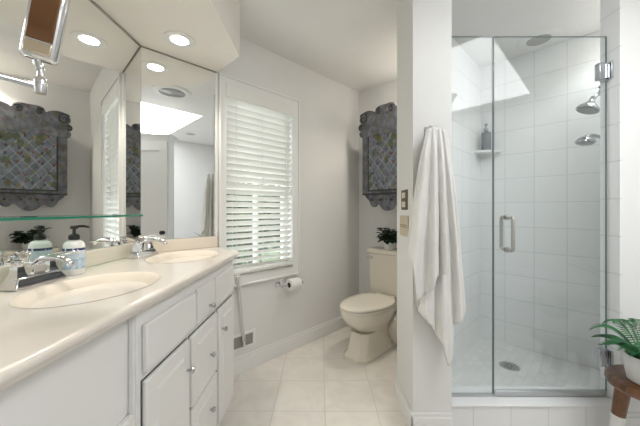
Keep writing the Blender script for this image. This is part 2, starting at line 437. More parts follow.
# shower curb and floor
bm = BM(); add_box(bm, 0, 0.882, 0, 0.150, 0, 0.150)
struct('trim_curb', bm, tile_mat('curb_tile', (0.83, 0.83, 0.825), (0.69, 0.69, 0.68), 0.197, 2.0, 0.083, 0.5, 'xz', gap=0.0035, rough=0.2, var=0.02), (0.69, 1.52, 0))
bm = BM(); add_box(bm, 0.69, 1.572, 1.512, 1.675, 0.150, 0.163); struct('trim_curb_cap', bm, new_mat('curb_cap', (0.85, 0.855, 0.86), 0.2), bevel=0.004)
bm = BM(); add_prism(bm, [(p[0]*math.cos(-PI/4)-p[1]*math.sin(-PI/4), p[0]*math.sin(-PI/4)+p[1]*math.cos(-PI/4)) for p in
    [(0.69, 1.62), (2.02, 1.62), (2.02, 1.97), (1.416, 2.575), (0.69, 1.85)]], 0.0, 0.06)
struct('floor_shower', bm, tile_mat('mosaic', (0.82, 0.82, 0.80), (0.72, 0.725, 0.71), 0.05, 0.05, 0, 0, 'xy', gap=0.004, rough=0.3, var=0.10), (0, 0, 0), PI/4)

# ------------------------------------------------------------------ the window
def on_window(name, bm, mat, parent=None, **kw):
    o = obj(name, bm, mat, parent, **kw)
    return o
win = thing('window_1', '', '', (P1[0], P1[1], 0), WR); del win['label']; del win['category']; win['kind'] = 'structure'
# in the window's frame: x along the wall, -y into the room
bm = BM()
a0, a1, c0, c1 = 0.467, 1.190, 0.633, 2.118
for (xa, xb, za, zb) in ((a0, WS0+.006, c0, c1), (WS1-.006, a1, c0, c1), (WS0+.006, WS1-.006, WZ1-.006, c1), (WS0+.006, WS1-.006, c0, WZ0+.006)):
    add_box(bm, xa, xb, -0.018, 0, za, zb)
for (xa, xb, za, zb) in ((a0, a0+.016, c0, c1), (a1-.016, a1, c0, c1), (a0+.016, a1-.016, c1-.016, c1), (a0+.016, a1-.016, c0, c0+.016)):
    add_box(bm, xa, xb, -0.027, -0.018, za, zb)
obj('window_casing', bm, M['trim'], win, bevel=0.003)
bm = BM()
for (xa, xb, za, zb) in ((WS0, WS0+.04, WZ0, WZ1), (WS1-.04, WS1, WZ0, WZ1), (WS0+.04, WS1-.04, WZ0, WZ0+.05), (WS0+.04, WS1-.04, WZ1-.05, WZ1), (WS0+.04, WS1-.04, 1.30, 1.345), ((WS0+WS1)/2-.011, (WS0+WS1)/2+.011, WZ0+.05, 1.30), ((WS0+WS1)/2-.011, (WS0+WS1)/2+.011, 1.345, WZ1-.05)):
    add_box(bm, xa, xb, 0.070, 0.105, za, zb)
obj('window_sash', bm, M['trim'], win)
bm = BM(); add_box(bm, WS0+.02, WS1-.02, 0.085, 0.089, WZ0+.02, WZ1-.02); obj('window_pane', bm, M['pane'], win)

# blind, hanging inside the casing
bl = thing('window_blind', 'white horizontal slat blind hanging in the window, partly open', 'blind', (P1[0], P1[1], 0), WR)
BX0, BX1 = WS0+0.004, WS1-0.004
bm = BM(); add_box(bm, BX0-.006, BX1+.006, -0.030, -0.012, 1.962, 2.056); obj('valance', bm, M['blind'], bl, bevel=0.004)
bm = BM(); zt, zb = 1.95, 0.765; n = 27
for i in range(n):
    z = zt-(zt-zb)*i/(n-1)
    tilt = math.radians(-54 if i < 13 else -43)
    mt = T(0, 0.012, z) @ RX(tilt)
    vs = []
    for k in range(5):
        y = -0.0245+0.049*k/4; h = 0.0028*(1-(2*k/4-1)**2)
        vs.append([bm.verts.new(mt @ Vector((x, y, h+d))) for x in (BX0+.003, BX1-.003) for d in (0, -0.0026)])
    for A, B in zip(vs, vs[1:]):
        bm.faces.new((A[0], A[2], B[2], B[0])); bm.faces.new((A[1], B[1], B[3], A[3]))
        bm.faces.new((A[0], B[0], B[1], A[1])); bm.faces.new((A[2], A[3], B[3], B[2]))
    bm.faces.new((vs[0][0], vs[0][1], vs[0][3], vs[0][2])); bm.faces.new((vs[-1][0], vs[-1][2], vs[-1][3], vs[-1][1]))
obj('slats', bm, M['blind'], bl)
bm = BM(); add_box(bm, BX0, BX1, -0.018, 0.032, 0.722, 0.742); obj('bottom_rail', bm, M['blind'], bl, bevel=0.004)
for f in (0.13, 0.5, 0.87):
    bm = BM(); x = BX0+(BX1-BX0)*f
    for yy in (-0.019, 0.041): add_tube(bm, [(x, yy, 0.74), (x, yy, 1.965)], 0.0012, 6)
    obj('ladder_cord', bm, M['cord'], bl)
bm = BM(); x = BX1-.055
add_tube(bm, [(x, -0.021, 1.97), (x, -0.024, 1.15)], 0.0035, 8); obj('tilt_wand', bm, M['cord'], bl)
cw = Matrix.Rotation(-WR, 3, 'Z')
# lift cords trail over the sill beside the vanity
bm = BM(); yb = -0.034
pts = smooth_path([(0.598, -0.020, 0.726), (0.590, -0.040, 0.70), (0.596, -0.036, 0.64), (0.606, -0.030, 0.60), (0.624, -0.026, 0.45), (0.648, -0.022, 0.215)], 6)
add_tube(bm, pts, 0.0055, 8); add_tube(bm, [Vector(p)+Vector((0.013, 0, 0)) for p in pts], 0.0055, 8)
o = obj('lift_cord', bm, M['cord'], bl, smooth='full')
bm = BM(); add_lathe(bm, [(0, 0.0), (0.011, 0.0), (0.009, 0.02), (0.004, 0.034), (0, 0.034)], 16, T(0.654, -0.024, 0.19)); obj('cord_tassel', bm, M['cord'], bl, smooth=True)
bm = BM(); add_tube(bm, [(BX0-.028, -0.026, 0.716), (BX1-.01, -0.026, 0.716)], 0.0055, 10); obj('under_rail_rod', bm, M['nickel'], bl, smooth=True)  # thin grey rod along the underside of the bottom rail

# outdoors: lawn and trees seen between the slats
bm = BM(); add_box(bm, -14, -1.3, 2.4, 16, -0.6, -0.5)
struct('ground_lawn', bm, mottle(new_mat('lawn', (0.12, 0.2, 0.07), 0.9), (0.03, 0.06, 0.02), (0.08, 0.12, 0.05), 4, 3))
rnd = random.Random(5)
def tree(label, x, y, h, r, seed):
    rnd = random.Random(seed)
    t = thing('tree', label, 'tree', (x, y, -0.5), 0, 'trees beyond the window')
    bm = BM(); add_tube(bm, smooth_path([(0, 0, 0), (0.05, 0.03, h*.4), (-.03, 0.06, h*.8)], 5), [0.09, 0.03], 10); obj('trunk', bm, M['bark'], t)
    bm = BM()
    for i in range(1500):
        a = rnd.uniform(0, 2*PI); ph = math.acos(rnd.uniform(-1, 1)); q = r*rnd.uniform(.45, 1)
        c = Vector((q*math.sin(ph)*math.cos(a), q*math.sin(ph)*math.sin(a), h*.62+q*1.15*math.cos(ph)))
        mt = T(*c) @ RZ(rnd.uniform(0, 6.3)) @ RX(rnd.uniform(-1.2, 1.2)) @ RY(rnd.uniform(-1, 1))
        s = rnd.uniform(.07, .13)
        vs = [bm.verts.new(mt @ Vector(p)) for p in ((0, -s, 0), (s*.45, 0, .01), (0, s, 0), (-s*.45, 0, .01))]
        bm.faces.new(vs)
    obj('foliage', bm, M['tree'], t)
tree('leafy green tree seen between the lower slats, nearest the glass', -1.30, 4.30, 2.4, 0.66, 1)
tree('leafy green tree behind the right half of the blind', -0.55, 5.7, 2.7, 0.75, 2)
tree('leafy green tree behind the left half of the blind, farther off', -2.3, 6.3, 3.0, 0.95, 3)

# ------------------------------------------------------------------ mirrors
bm = BM(); add_box(bm, -1.030, -1.024, -0.95, 1.664, 1.002, 2.118)
ml = tag(obj('wall_mirror', bm, M['mirror']), 'large frameless mirror on the left wall along the vanity, behind the glass shelf', 'mirror')
bm = BM(); add_box(bm, 0, 0.440, -0.006, 0, 1.002, 2.118)
mr = thing('wall_mirror', 'tall narrow mirror in the corner beside the window, reflecting the skylight', 'mirror', (P1[0], P1[1], 0), WR)
bm = BM(); add_box(bm, 0.004, 0.446, -0.0065, -0.0005, 1.004, 2.112); obj('mirror_glass', bm, M['mirror'], mr)
bm = BM(); add_box(bm, 0.004, 0.458, -0.010, -0.0005, 2.112, 2.1195); obj('top_channel', bm, M['steel'], mr)
bm = BM(); add_box(bm, 0.446, 0.460, -0.012, -0.0005, 1.004, 2.112); obj('edge_strip', bm, M['trim'], mr)
ml2 = bpy.data.objects.new('x', None)
bm = BM(); add_box(bm, -1.0295, -1.019, -0.95, 1.655, 2.112, 2.1195)
tc_ = obj('top_channel', bm, M['steel'], ml)

# ------------------------------------------------------------------ vanity
CT = 0.930
van = thing('vanity_cabinet', 'long white painted vanity cabinet with doors and drawers under the counter', 'cabinet', (-0.77, 0.9, 0))
OFF = Vector((0.77, -0.9, 0))
def vbox(name, mat, x0, x1, y0, y1, z0, z1, bevel=0.0, parent=None):
    bm = BM(); add_box(bm, x0+.77, x1+.77, y0-.9, y1-.9, z0, z1); return obj(name, bm, mat, parent or van, bevel=bevel)
XF = -0.525      # face of the carcass
zc = CT-0.031
bm = BM(); add_prism(bm, [(p[0]+.77, p[1]-.9) for p in [(-1.028, 0.826), (XF, 0.826), (XF, 1.735), (-0.705, 1.915), (-1.028, 1.645)]], 0.075, zc)
obj('carcass', bm, M['cabinet'], van)
bm = BM(); add_prism(bm, [(p[0]+.77, p[1]-.9) for p in [(-1.02, 0.80), (XF-.06, 0.80), (XF-.06, 1.70), (-0.72, 1.86), (-1.02, 1.63)]], 0.0, 0.075)
obj('toe_kick', bm, M['cabinet'], van)
# near section: recessed panel in a frame
vbox('near_panel', M['cabinet'], -1.028, XF-.018, -0.28, 0.826, 0.075, zc)
bm = BM()
for (ya, yb, za, zb) in ((0.818, 0.826, 0.075, zc), (-0.28, 0.818, 0.53, 0.605)):
    add_box(bm, XF-.018+.77, XF+.77, ya-.9, yb-.9, za, zb)
obj('face_frame', bm, M['cabinet'], van, bevel=0.006)
def front(name, y0, y1, z0, z1, raised=True, knob=None):
    """overlay door or drawer with a raised field, dark reveal and a knob"""
    t = 0.016
    bm = BM(); Y0, Y1 = y0-.9, y1-.9; X = XF+.77
    add_box(bm, X+.001, X+t, Y0, Y1, z0, z1)
    d = obj(name, bm, M['cabinet'], van, bevel=0.004)
    if raised:
        w = min(0.045, (y1-y0)*.2); bm = BM()
        a = [(X+t, Y0+w, z0+w), (X+t, Y1-w, z0+w), (X+t, Y1-w, z1-w), (X+t, Y0+w, z1-w)]
        i = 0.012
        add_loft(bm, [[(X+t-.001, Y0+w, z0+w), (X+t-.001, Y1-w, z0+w), (X+t-.001, Y1-w, z1-w), (X+t-.001, Y0+w, z1-w)],
                      [(X+t+.005, Y0+w+i, z0+w+i), (X+t+.005, Y1-w-i, z0+w+i), (X+t+.005, Y1-w-i, z1-w-i), (X+t+.005, Y0+w+i, z1-w-i)]])
        obj('raised_panel', bm, M['cabinet'], d)
    if knob:
        ky, kz = knob; bm = BM()
        add_lathe(bm, [(0, 0), (0.006, 0), (0.005, 0.010), (0.011, 0.016), (0.0125, 0.022), (0.009, 0.027), (0, 0.028)], 18, T(X+t, ky-.9, kz) @ RY(PI/2))
        obj('knob', bm, M['showerchrome'], d, smooth=True)
    if z1 < .7:
        bm = BM(); g = 0.0035
        add_box(bm, X, X+.002, Y0-g, Y1+g, z0-g, z1+g); obj('reveal', bm, M['gap'], d)
    return d
front('false_front', 0.852, 1.195, 0.702, 0.842, False)
front('drawer', 1.212, 1.405, 0.702, 0.848, False, (1.335, 0.742))
front('false_front', 1.425, 1.715, 0.702, 0.848, False)
front('door', 0.852, 1.135, 0.088, 0.676, True, (1.112, 0.566))
front('drawer', 1.155, 1.436, 0.392, 0.674, True, (1.335, 0.515))
front('drawer', 1.155, 1.436, 0.088, 0.380, True, (1.335, 0.262))
front('door', 1.464, 1.715, 0.088, 0.676, True, (1.508, 0.563))

# countertop with two integral basins
SINKS = ((-0.735, 0.955), (-0.735, 1.575)); RA, RB = 0.158, 0.208     # across, along
def rr(x, y, s): return math.hypot((x-s[0])/RA, (y-s[1])/RB)
def drop(x, y):
    z = 0.0
    for s in SINKS:
        r = rr(x, y, s)
        if r < 1.06:
            q = max(0.0, 1-(r/1.06)**2.6); z -= 0.125*q**1.7
    return z
ct = thing('countertop', 'cream cultured marble countertop with two oval basins moulded in', 'countertop', (-0.77, 0.9, CT))
bm = BM()
YE = 1.982; NY, NX = 260, 60; rows = []
for j in range(NY+1):
    y = -0.28+(YE+0.28)*j/NY
    xb = -1.0285 if y <= 1.6575 else y-2.686
    xf = -0.488 if y <= 1.762 else -0.488-(y-1.762)*0.975
    xf = max(xf, xb+0.002)
    row = []
    for i in range(NX+1):
        x = xb+(xf-0.012-xb)*i/NX if xf-0.012 > xb else xb
        d = drop(x, y)
        if d < -0.004: d -= min(0.008, -d)
        row.append((x, y, d))
    for k in range(1, 7):                     # rounded front edge
        a = PI/2*k/6*2
        row.append((xf-0.012+0.012*math.sin(a), y, -0.012+0.012*math.cos(a) if k < 6 else -0.034))
    rows.append(row)
V = [[bm.verts.new((p[0]+.77, p[1]-.9, p[2])) for p in r] for r in rows]
for A, B in zip(V, V[1:]):
    for i in range(len(A)-1): bm.faces.new((A[i], A[i+1], B[i+1], B[i]))
bmesh.ops.remove_doubles(bm, verts=bm.verts, dist=0.0004)
obj('counter_slab', bm, M['counter'], ct, smooth='full')
bm = BM(); add_prism(bm, [(p[0]+.77, p[1]-.9) for p in [(-1.028, -0.28), (-0.505, -0.28), (-0.505, 1.755), (-0.705, 1.965), (-1.028, 1.65)]], -0.031, -0.029); obj('underside', bm, M['counter'], ct)
for s in SINKS:
    bm = BM(); prof = []; n = 56
    rings = []
    for k in range(22):
        r = 1.06*(1-k/21)**0.9 if k < 21 else 0.0
        r = max(r, 0.0)
        ring = []
        for i in range(n):
            a = 2*PI*i/n; x = s[0]+RA*r*math.cos(a); y = s[1]+RB*r*math.sin(a)
            ring.append(bm.verts.new((x+.77, y-.9, drop(x, y)+0.0005)) if r > 0 else None)
        if r == 0: ring = [bm.verts.new((s[0]+.77, s[1]-.9, drop(*s)+.0008))]
        rings.append(ring)
    for A, B in zip(rings, rings[1:]):
        for i in range(n):
            j = (i+1) % n
            if len(B) == 1: bm.faces.new((A[i], A[j], B[0]))
            else: bm.faces.new((A[i], A[j], B[j], B[i]))
    bs = obj('basin', bm, M['basin'], ct, smooth='full')
    bm = BM(); add_lathe(bm, [(0, 0.004), (0.012, 0.005), (0.021, 0.004), (0.023, 0.0), (0.023, -0.004)], 24, T(s[0]+.77, s[1]-.9, drop(*s)+0.001)); obj('drain', bm, M['chrome'], bs, smooth=True)
bm = BM(); add_box(bm, -1.029+.77, -1.010+.77, -0.28-.9, 1.655-.9, 0, 0.071); obj('backsplash', bm, M['splash'], ct, bevel=0.004)
bm = BM()
mt = T(-1.03+.77, 1.66-.9, 0) @ RZ(PI/4); add_box(bm, 0.012, 0.456, -0.020, -0.001, 0, 0.071, mt); obj('backsplash', bm, M['splash'], ct, bevel=0.004)

# faucets: local x points out over the basin, y along the wall
def faucet(loc, rz, label):
    f = thing('faucet', label, 'faucet', loc, rz, 'chrome basin faucets'); f.scale = (1.1, 1.1, 1.1)
    bm = BM()
    base = lambda z, a, b: [(x*a, y*b, z) for x, y in ((-1, -1), (1, -1), (1, 1), (-1, 1))]
    add_loft(bm, [base(0, .030, .082), base(0.007, .030, .082), base(0.030, .019, .067), base(0.033, .017, .065)])
    obj('base_plate', bm, M['chrome'], f, bevel=0.003)
    bm = BM()
    sq = lambda c, a, b: [(c[0]-a, c[1]-b, c[2]), (c[0]+a, c[1]-b, c[2]), (c[0]+a, c[1]+b, c[2]), (c[0]-a, c[1]+b, c[2])]
    add_loft(bm, [sq((0, 0, .03), .017, .02), sq((.002, 0, .055), .013, .014), sq((.004, 0, .070), .012, .013)])
    pts = smooth_path([(0, 0, .060), (.03, 0, .080), (.07, 0, .082), (.105, 0, .070), (.112, 0, .058)], 5)
    add_tube(bm, pts, [.015, .010], 14, flat=.75)
    obj('spout', bm, M['chrome'], f, smooth=True, bevel=0.002)
    for s in (-1, 1):
        bm = BM()
        add_loft(bm, [sq((0, s*.050, .028), .017, .017), sq((0, s*.050, .045), .012, .012), sq((0, s*.050, .066), .009, .009)])
        add_lathe(bm, [(0, .064), (.0125, .064), (.014, .071), (.012, .080), (0, .083)], 18, T(0, s*.050, 0))
        pts = smooth_path([(0, s*.050, .076), (.014, s*.075, .080), (.030, s*.099, .084), (.046, s*.120, .084)], 5)
        add_tube(bm, pts, [.007, .0085, .006], 12, flat=.6)
        obj('lever_handle', bm, M['chrome'], f, smooth=True)
    bm = BM(); add_tube(bm, [(-.016, 0, .03), (-.016, 0, .092)], .0028, 8); add_lathe(bm, [(0, .090), (.006, .091), (.007, .097), (.004, .102), (0, .102)], 14, T(-.016, 0, 0)); obj('pop_up_rod', bm, M['chrome'], f, smooth=True)
    return f
faucet((-0.960, 0.975, CT+.0005), 0, 'chrome two-handle faucet at the near basin, beside the soap bottle')
faucet((-0.955, 1.565, CT+.0005), 0, 'chrome two-handle faucet at the far basin, in the mirror corner')

# soap bottle
sb = thing('soap_bottle', 'white hand soap bottle with pale blue label and black pump beside the faucet', 'soap bottle', (-0.958, 1.13, CT+.0005), 0.5)
bm = BM(); add_lathe(bm, [(0, 0), (.032, 0), (.0345, .004), (.0345, .105), (.0325, .118), (.026, .127), (.016, .131), (.014, .137), (0, .137)], 36); obj('body', bm, M['white'], sb, smooth=True)
bm = BM(); add_lathe(bm, [(.0348, .024), (.0351, .024), (.0351, .103), (.0348, .103)], 36)
lm = new_mat('soap_label', (0.45, 0.60, 0.74), 0.5)
tcn = nd(lm, 'ShaderNodeTexCoord'); spn = nd(lm, 'ShaderNodeSeparateXYZ'); lk(lm, tcn.outputs['Object'], spn.inputs[0])
cr = nd(lm, 'ShaderNodeValToRGB'); cr.color_ramp.interpolation = 'CONSTANT'
mrn = nd(lm, 'ShaderNodeMapRange'); mrn.inputs[1].default_value = .024; mrn.inputs[2].default_value = .103; lk(lm, spn.outputs[2], mrn.inputs[0]); lk(lm, mrn.outputs[0], cr.inputs[0])
for i, (p, c) in enumerate(((0, (.38, .54, .70)), (.10, (.55, .68, .80)), (.36, (.40, .56, .72)), (.50, (.62, .73, .83)), (.88, (.03, .06, .16)))):
    e = cr.color_ramp.elements[i] if i < 2 else cr.color_ramp.elements.new(p); e.position = p; e.color = (*c, 1)
br = nd(lm, 'ShaderNodeTexNoise'); br.inputs['Scale'].default_value = 95; lk(lm, tcn.outputs['Object'], br.inputs['Vector'])
gt = nd(lm, 'ShaderNodeMath', operation='GREATER_THAN'); gt.inputs[1].default_value = .57; lk(lm, br.outputs['Fac'], gt.inputs[0])
mxl = nd(lm, 'ShaderNodeMix', data_type='RGBA'); lk(lm, gt.outputs[0], mxl.inputs[0]); lk(lm, cr.outputs[0], mxl.inputs[6]); mxl.inputs[7].default_value = (.72, .80, .86, 1); lk(lm, mxl.outputs[2], bsdf(lm).inputs['Base Color'])
obj('label', bm, lm, sb, smooth=True)
bm = BM(); add_lathe(bm, [(0, .134), (.018, .134), (.0185, .150), (.012, .156), (.0055, .158), (.0055, .178), (0, .178)], 20)
add_lathe(bm, [(0, .176), (.012, .176), (.013, .184), (.010, .189), (0, .189)], 18)
add_tube(bm, smooth_path([(0, 0, .183), (.022, 0, .186), (.042, 0, .183), (.045, 0, .178)], 4), [.006, .004], 10)
obj('pump', bm, M['black'], sb, smooth=True)

# glass shelf on the left mirror
gs = thing('glass_shelf', 'clear glass shelf with green edge mounted across the left mirror', 'shelf', (-1.024, 0.9, 1.152))
bm = BM(); add_box(bm, 0.004, 0.094, -0.60, 0.62, -0.004, 0.004); obj('shelf_pane', bm, M['acrylic'], gs)
bm = BM(); add_box(bm, 0.094, 0.096, -0.60, 0.622, -0.0045, 0.0045); add_box(bm, 0.004, 0.094, 0.62, 0.622, -0.0045, 0.0045); obj('polished_edge', bm, M['shelf_edge'], gs)
for y in (-0.45, 0.56):
    bm = BM(); add_box(bm, 0.0005, 0.016, y-.012, y+.012, -0.010, 0.010); obj('shelf_clip', bm, M['chrome'], gs, bevel=0.003)

# swing-arm magnifying mirror
sm = thing('swing_arm_mirror', 'chrome rectangular shaving mirror on a swing arm at the upper left', 'mirror', (-1.024, 0.80, 1.57))
bm = BM(); add_lathe(bm, [(0, 0), (.03, 0), (.03, .008), (.012, .014), (.010, .03), (0, .03)], 28, RY(PI/2)); obj('wall_plate', bm, M['chrome'], sm, smooth=True)
KN = Vector((0.335, -0.085, -0.085))   # knuckle, relative to the wall plate
bm = BM(); add_tube(bm, [(0.02, 0, 0.012), KN], 0.009, 14); obj('arm', bm, M['chrome'], sm, smooth=True)
bm = BM(); add_lathe(bm, [(0, -.018), (.011, -.018), (.013, -.012), (.013, .012), (.011, .02), (.007, .024), (.007, .05), (0, .05)], 20, T(*KN)); add_tube(bm, [KN+Vector((0, 0, .038)), KN+Vector((-.008, 0, .062))], .009, 12); obj('knuckle', bm, M['chrome'], sm, smooth=True)
hd = KN+Vector((-0.006, 0.0, 0.058))
HM = T(*hd) @ RY(math.radians(11)) @ RZ(math.radians(24))
def hbox(name, mat, b, bev):
    bm = BM(); add_box(bm, *b, HM); return obj(name, bm, mat, sm, bevel=bev)
head = hbox('mirror_head', M['chrome'], (-.036, .036, -.015, .015, 0.006, .28), 0.010)
bm = BM(); add_box(bm, -.026, .026, -.0175, -.0148, 0.050, .245, HM); o = obj('mirror_face', bm, new_mat('brown_reflection_mirror', (0.30, 0.16, 0.09), 0.05, 1.0), head, bevel=0.002)  # brown tint stands in for the brown things the mirror reflects
bm = BM(); add_box(bm, -.026, .026, -.0175, -.0148, 0.018, .046, HM); obj('bevel_tab', bm, new_mat('champagne_mirror', (0.78, 0.66, 0.50), 0.08, 1.0), head, bevel=0.002)
bm = BM(); add_tube(bm, [Vector(HM @ Vector((0, 0, -.006))), Vector(HM @ Vector((0, 0, .016)))], .008, 14); obj('swivel', bm, M['chrome'], head)

# recessed lamps in the soffit
def can_light(name, loc, label, r=0.058, lit=True, group=None, ringm=None, watts=0, cat='ceiling light', tone=(1.0, .92, .80)):
    t = thing(name, label, cat, loc, 0, group)
    bm = BM(); add_lathe(bm, [(r*1.0, 0), (r*1.85, 0), (r*1.82, -.005), (r*1.6, -.009), (r*1.06, -.005), (r*1.0, 0)], 48); obj('trim_ring', bm, ringm or M['white'], t, smooth=True)
    bm = BM(); add_lathe(bm, [(0, -.003), (r, -.003), (r, -.0005), (0, -.0005)], 40); obj('lens', bm, M['lamp'] if lit else M['lens_off'], t, smooth=True)
    if watts:
        l = bpy.data.lights.new('bulb', 'SPOT'); l.energy = watts; l.color = tone; l.shadow_soft_size = .05; l.spot_size = math.radians(130); l.spot_blend = .6
        o = bpy.data.objects.new('bulb', l); COL.objects.link(o); o.parent = t; o.location = (0, 0, -.02)
    return t
can_light('recessed_light', (-0.775, 1.60, 2.12), 'lit round recessed lamp in the soffit above the far basin', group='soffit lamps', watts=LAMP_WATTS, r=0.044)
can_light('recessed_light', (-0.775, 0.75, 2.12), 'lit round recessed lamp in the soffit above the near basin, out of sight overhead', group='soffit lamps', watts=LAMP_WATTS, r=0.044)
can_light('recessed_light', (0.80, 2.38, CEIL), 'added fill lamp in the ceiling of the toilet nook, unseen behind the partition', watts=NOOK_FILL_WATTS, r=0.055)  # added lamp, out of view, to brighten the toilet nook
can_light('recessed_light', (1.86, 1.77, CEIL), 'added fill lamp in the shower ceiling, unseen behind the tiled jamb', watts=SHOWER_FILL_WATTS, r=0.055, tone=(.93, .97, 1.0))  # invented second shower lamp, out of view, to lift the tiled interior
can_light('shower_light', (1.62, 2.15, CEIL), 'unlit round grey recessed light in the shower ceiling', r=0.075, lit=False)
can_light('recessed_light', (2.12, 0.54, CEIL), 'small unlit recessed light beside the skylight, seen in the corner mirror', r=0.07, lit=False)
fan = thing('exhaust_fan', 'round grey ceiling exhaust fan seen in the corner mirror', 'fan', (0.406, 1.11, CEIL))
bm = BM(); add_lathe(bm, [(.125, 0), (.185, 0), (.182, -.008), (.14, -.018), (.125, -.014), (.125, 0)], 48); obj('trim_ring', bm, M['white'], fan, smooth=True)
bm = BM(); add_lathe(bm, [(0, -.010), (.06, -.011), (.125, -.004), (.125, -.001), (0, -.001)], 48)
for k in range(6):
    r = .02+.015*k; add_lathe(bm, [(r, -.012), (r+.006, -.012), (r+.006, -.009), (r, -.009), (r, -.012)], 40)
obj('grille', bm, M['grille'], fan, smooth=True)

# ------------------------------------------------------------------ floor register, paper holder
reg = thing('floor_register', 'grey louvred wall register low beside the vanity', 'vent', (P1[0], P1[1], 0), WR)
bm = BM()
ra0, ra1, rz0, rz1 = 0.555, 0.760, 0.160, 0.285
for b in ((ra0, ra1, rz0, rz0+.022), (ra0, ra1, rz1-.022, rz1), (ra0, ra0+.022, rz0+.022, rz1-.022), (ra1-.022, ra1, rz0+.022, rz1-.022)): add_box(bm, b[0], b[1], -.008, -.0005, b[2], b[3])
obj('frame', bm, M['trim'], reg, bevel=0.002)
bm = BM(); add_box(bm, ra0+.02, ra1-.02, -.002, -.0008, rz0+.02, rz1-.02)
for k in range(9):
    z = rz0+.026+k*.0088; add_box(bm, ra0+.022, ra1-.022, -.0065, -.002, z, z+.005)
obj('louvres', bm, M['vent'], reg)
bm = BM(); add_box(bm, ra0+.004, ra0+.020, -.014, -.008, rz0+.02, rz0+.05); obj('damper_lever', bm, M['black'], reg, bevel=.002)

tp = thing('toilet_paper_holder', 'chrome two-post toilet paper holder on the wall below the window', 'holder', (P1[0], P1[1], 0.578), WR)
PX0, PX1 = 0.965, 1.165
for x in (PX0, PX1):
    bm = BM(); add_box(bm, x-.02, x+.02, -.010, -.0005, -.02, .02)
    add_tube(bm, [(x, -.008, 0), (x, -.075, -.004)], .008, 12); add_lathe(bm, [(0, -.012), (.012, -.010), (.012, .010), (0, .012)], 16, T(x, -.072, -.004) @ RY(PI/2))
    obj('post', bm, M['chrome'], tp, smooth=True)
bm = BM(); add_tube(bm, [(PX0, -.072, -.004), (PX1, -.072, -.004)], .006, 12); obj('spindle', bm, M['chrome'], tp, smooth=True)
roll = thing('toilet_paper_roll', 'white toilet paper roll on the chrome holder', 'toilet paper', (P1[0], P1[1], 0.574), WR)
bm = BM(); mt = T((PX0+PX1)/2-.052+.018, -.072, 0) @ RY(PI/2)
add_lathe(bm, [(.021, 0), (.045, 0), (.047, .003), (.047, .101), (.045, .104), (.021, .104), (.021, 0)], 36, mt); obj('paper', bm, M['paper'], roll, smooth=True)
bm = BM(); add_lathe(bm, [(.0205, .001), (.0208, .001), (.0208, .103), (.0205, .103), (.0205, .001)], 24, mt); obj('cardboard_core', bm, new_mat('cardboard', (0.12, 0.09, 0.06), .9), roll, smooth=True)

# ------------------------------------------------------------------ toilet (local +x away from the wall)
TO = (0.750, 2.770)
to = thing('toilet', 'bone coloured two-piece toilet with closed lid against the back wall', 'toilet', (*TO, 0), math.radians(225))
def rrect(cx, cy, z, hx, hy, r, n=6):
    pts = []
    for (sx, sy, a0) in ((1, 1, 0), (-1, 1, PI/2), (-1, -1, PI), (1, -1, 3*PI/2)):
        for k in range(n+1):
            a = a0+PI/2*k/n; pts.append((cx+sx*(hx-r)+r*math.cos(a), cy+sy*(hy-r)+r*math.sin(a), z))
    return pts
bm = BM(); add_loft(bm, [rrect(.115, 0, .375, .085, .185, .03), rrect(.115, 0, .40, .090, .192, .03), rrect(.115, 0, .60, .096, .202, .03), rrect(.115, 0, .775, .099, .207, .03)]); obj('tank', bm, M['toilet'], to, smooth=True)
bm = BM(); add_loft(bm, [rrect(.115, 0, .775, .104, .213, .03), rrect(.117, 0, .782, .112, .222, .034), rrect(.117, 0, .802, .114, .224, .035), rrect(.117, 0, .812, .110, .220, .033), rrect(.117, 0, .816, .100, .210, .03)]); obj('tank_lid', bm, M['toilet'], to, smooth=True)
bm = BM(); add_lathe(bm, [(0, 0), (.012, 0), (.012, .012), (0, .014)], 16, T(.205, -.158, .735) @ RY(PI/2)); add_tube(bm, smooth_path([(.222, -.158, .735), (.228, -.175, .734), (.228, -.205, .728)], 4), .006, 10); obj('flush_lever', bm, M['nickel'], to, smooth=True)
def egg(cx, z, back, frontr, hy, n=48, p=2.2):
    out = []
    for i in range(n):
        a = 2*PI*i/n; c, s = math.cos(a), math.sin(a)
        rx = frontr if c > 0 else back
        e = 2/(2.0 if c > 0 else p)
        out.append((cx+math.copysign(abs(c)**e, c)*rx, math.copysign(abs(s)**(2/2.1), s)*hy, z))
    return out
def octo(cx, z, hx, hy, ch, n=48):
    """a faceted foot outline sampled to n points"""
    c = [(hx, -hy*.62), (hx, hy*.62), (hx-ch, hy), (-hx, hy), (-hx, -hy), (hx-ch, -hy)]
    # resample to n points starting at angle 0, by ray casting
    out = []
    for i in range(n):
        a = 2*PI*i/n; d = (math.cos(a), math.sin(a)); best = 9
        for k in range(6):
            p, q = c[k], c[(k+1) % 6]; ex, ey = q[0]-p[0], q[1]-p[1]
            den = d[0]*ey-d[1]*ex
            if abs(den) < 1e-9: continue
            t = (p[0]*ey-p[1]*ex)/den; u = (p[0]*d[1]-p[1]*d[0])/den
            if t > 0 and -1e-6 <= u <= 1+1e-6: best = min(best, t)
        out.append((cx+d[0]*best, d[1]*best, z))
    return out
bm = BM()
add_loft(bm, [octo(.465, 0, .255, .122, .06), octo(.465, .022, .255, .122, .06), octo(.463, .034, .245, .114, .058), octo(.46, .05, .232, .102, .055), octo(.455, .12, .21, .092, .052), octo(.45, .20, .20, .094, .05)], True)
obj('pedestal', bm, M['toilet'], to, smooth=True, angle=28)
bm = BM()
add_loft(bm, [egg(.42, .15, .16, .15, .085), egg(.425, .20, .18, .19, .105), egg(.44, .25, .21, .25, .138), egg(.455, .30, .235, .295, .166), egg(.46, .345, .245, .315, .181), egg(.46, .372, .245, .318, .184), egg(.46, .380, .240, .312, .179)])
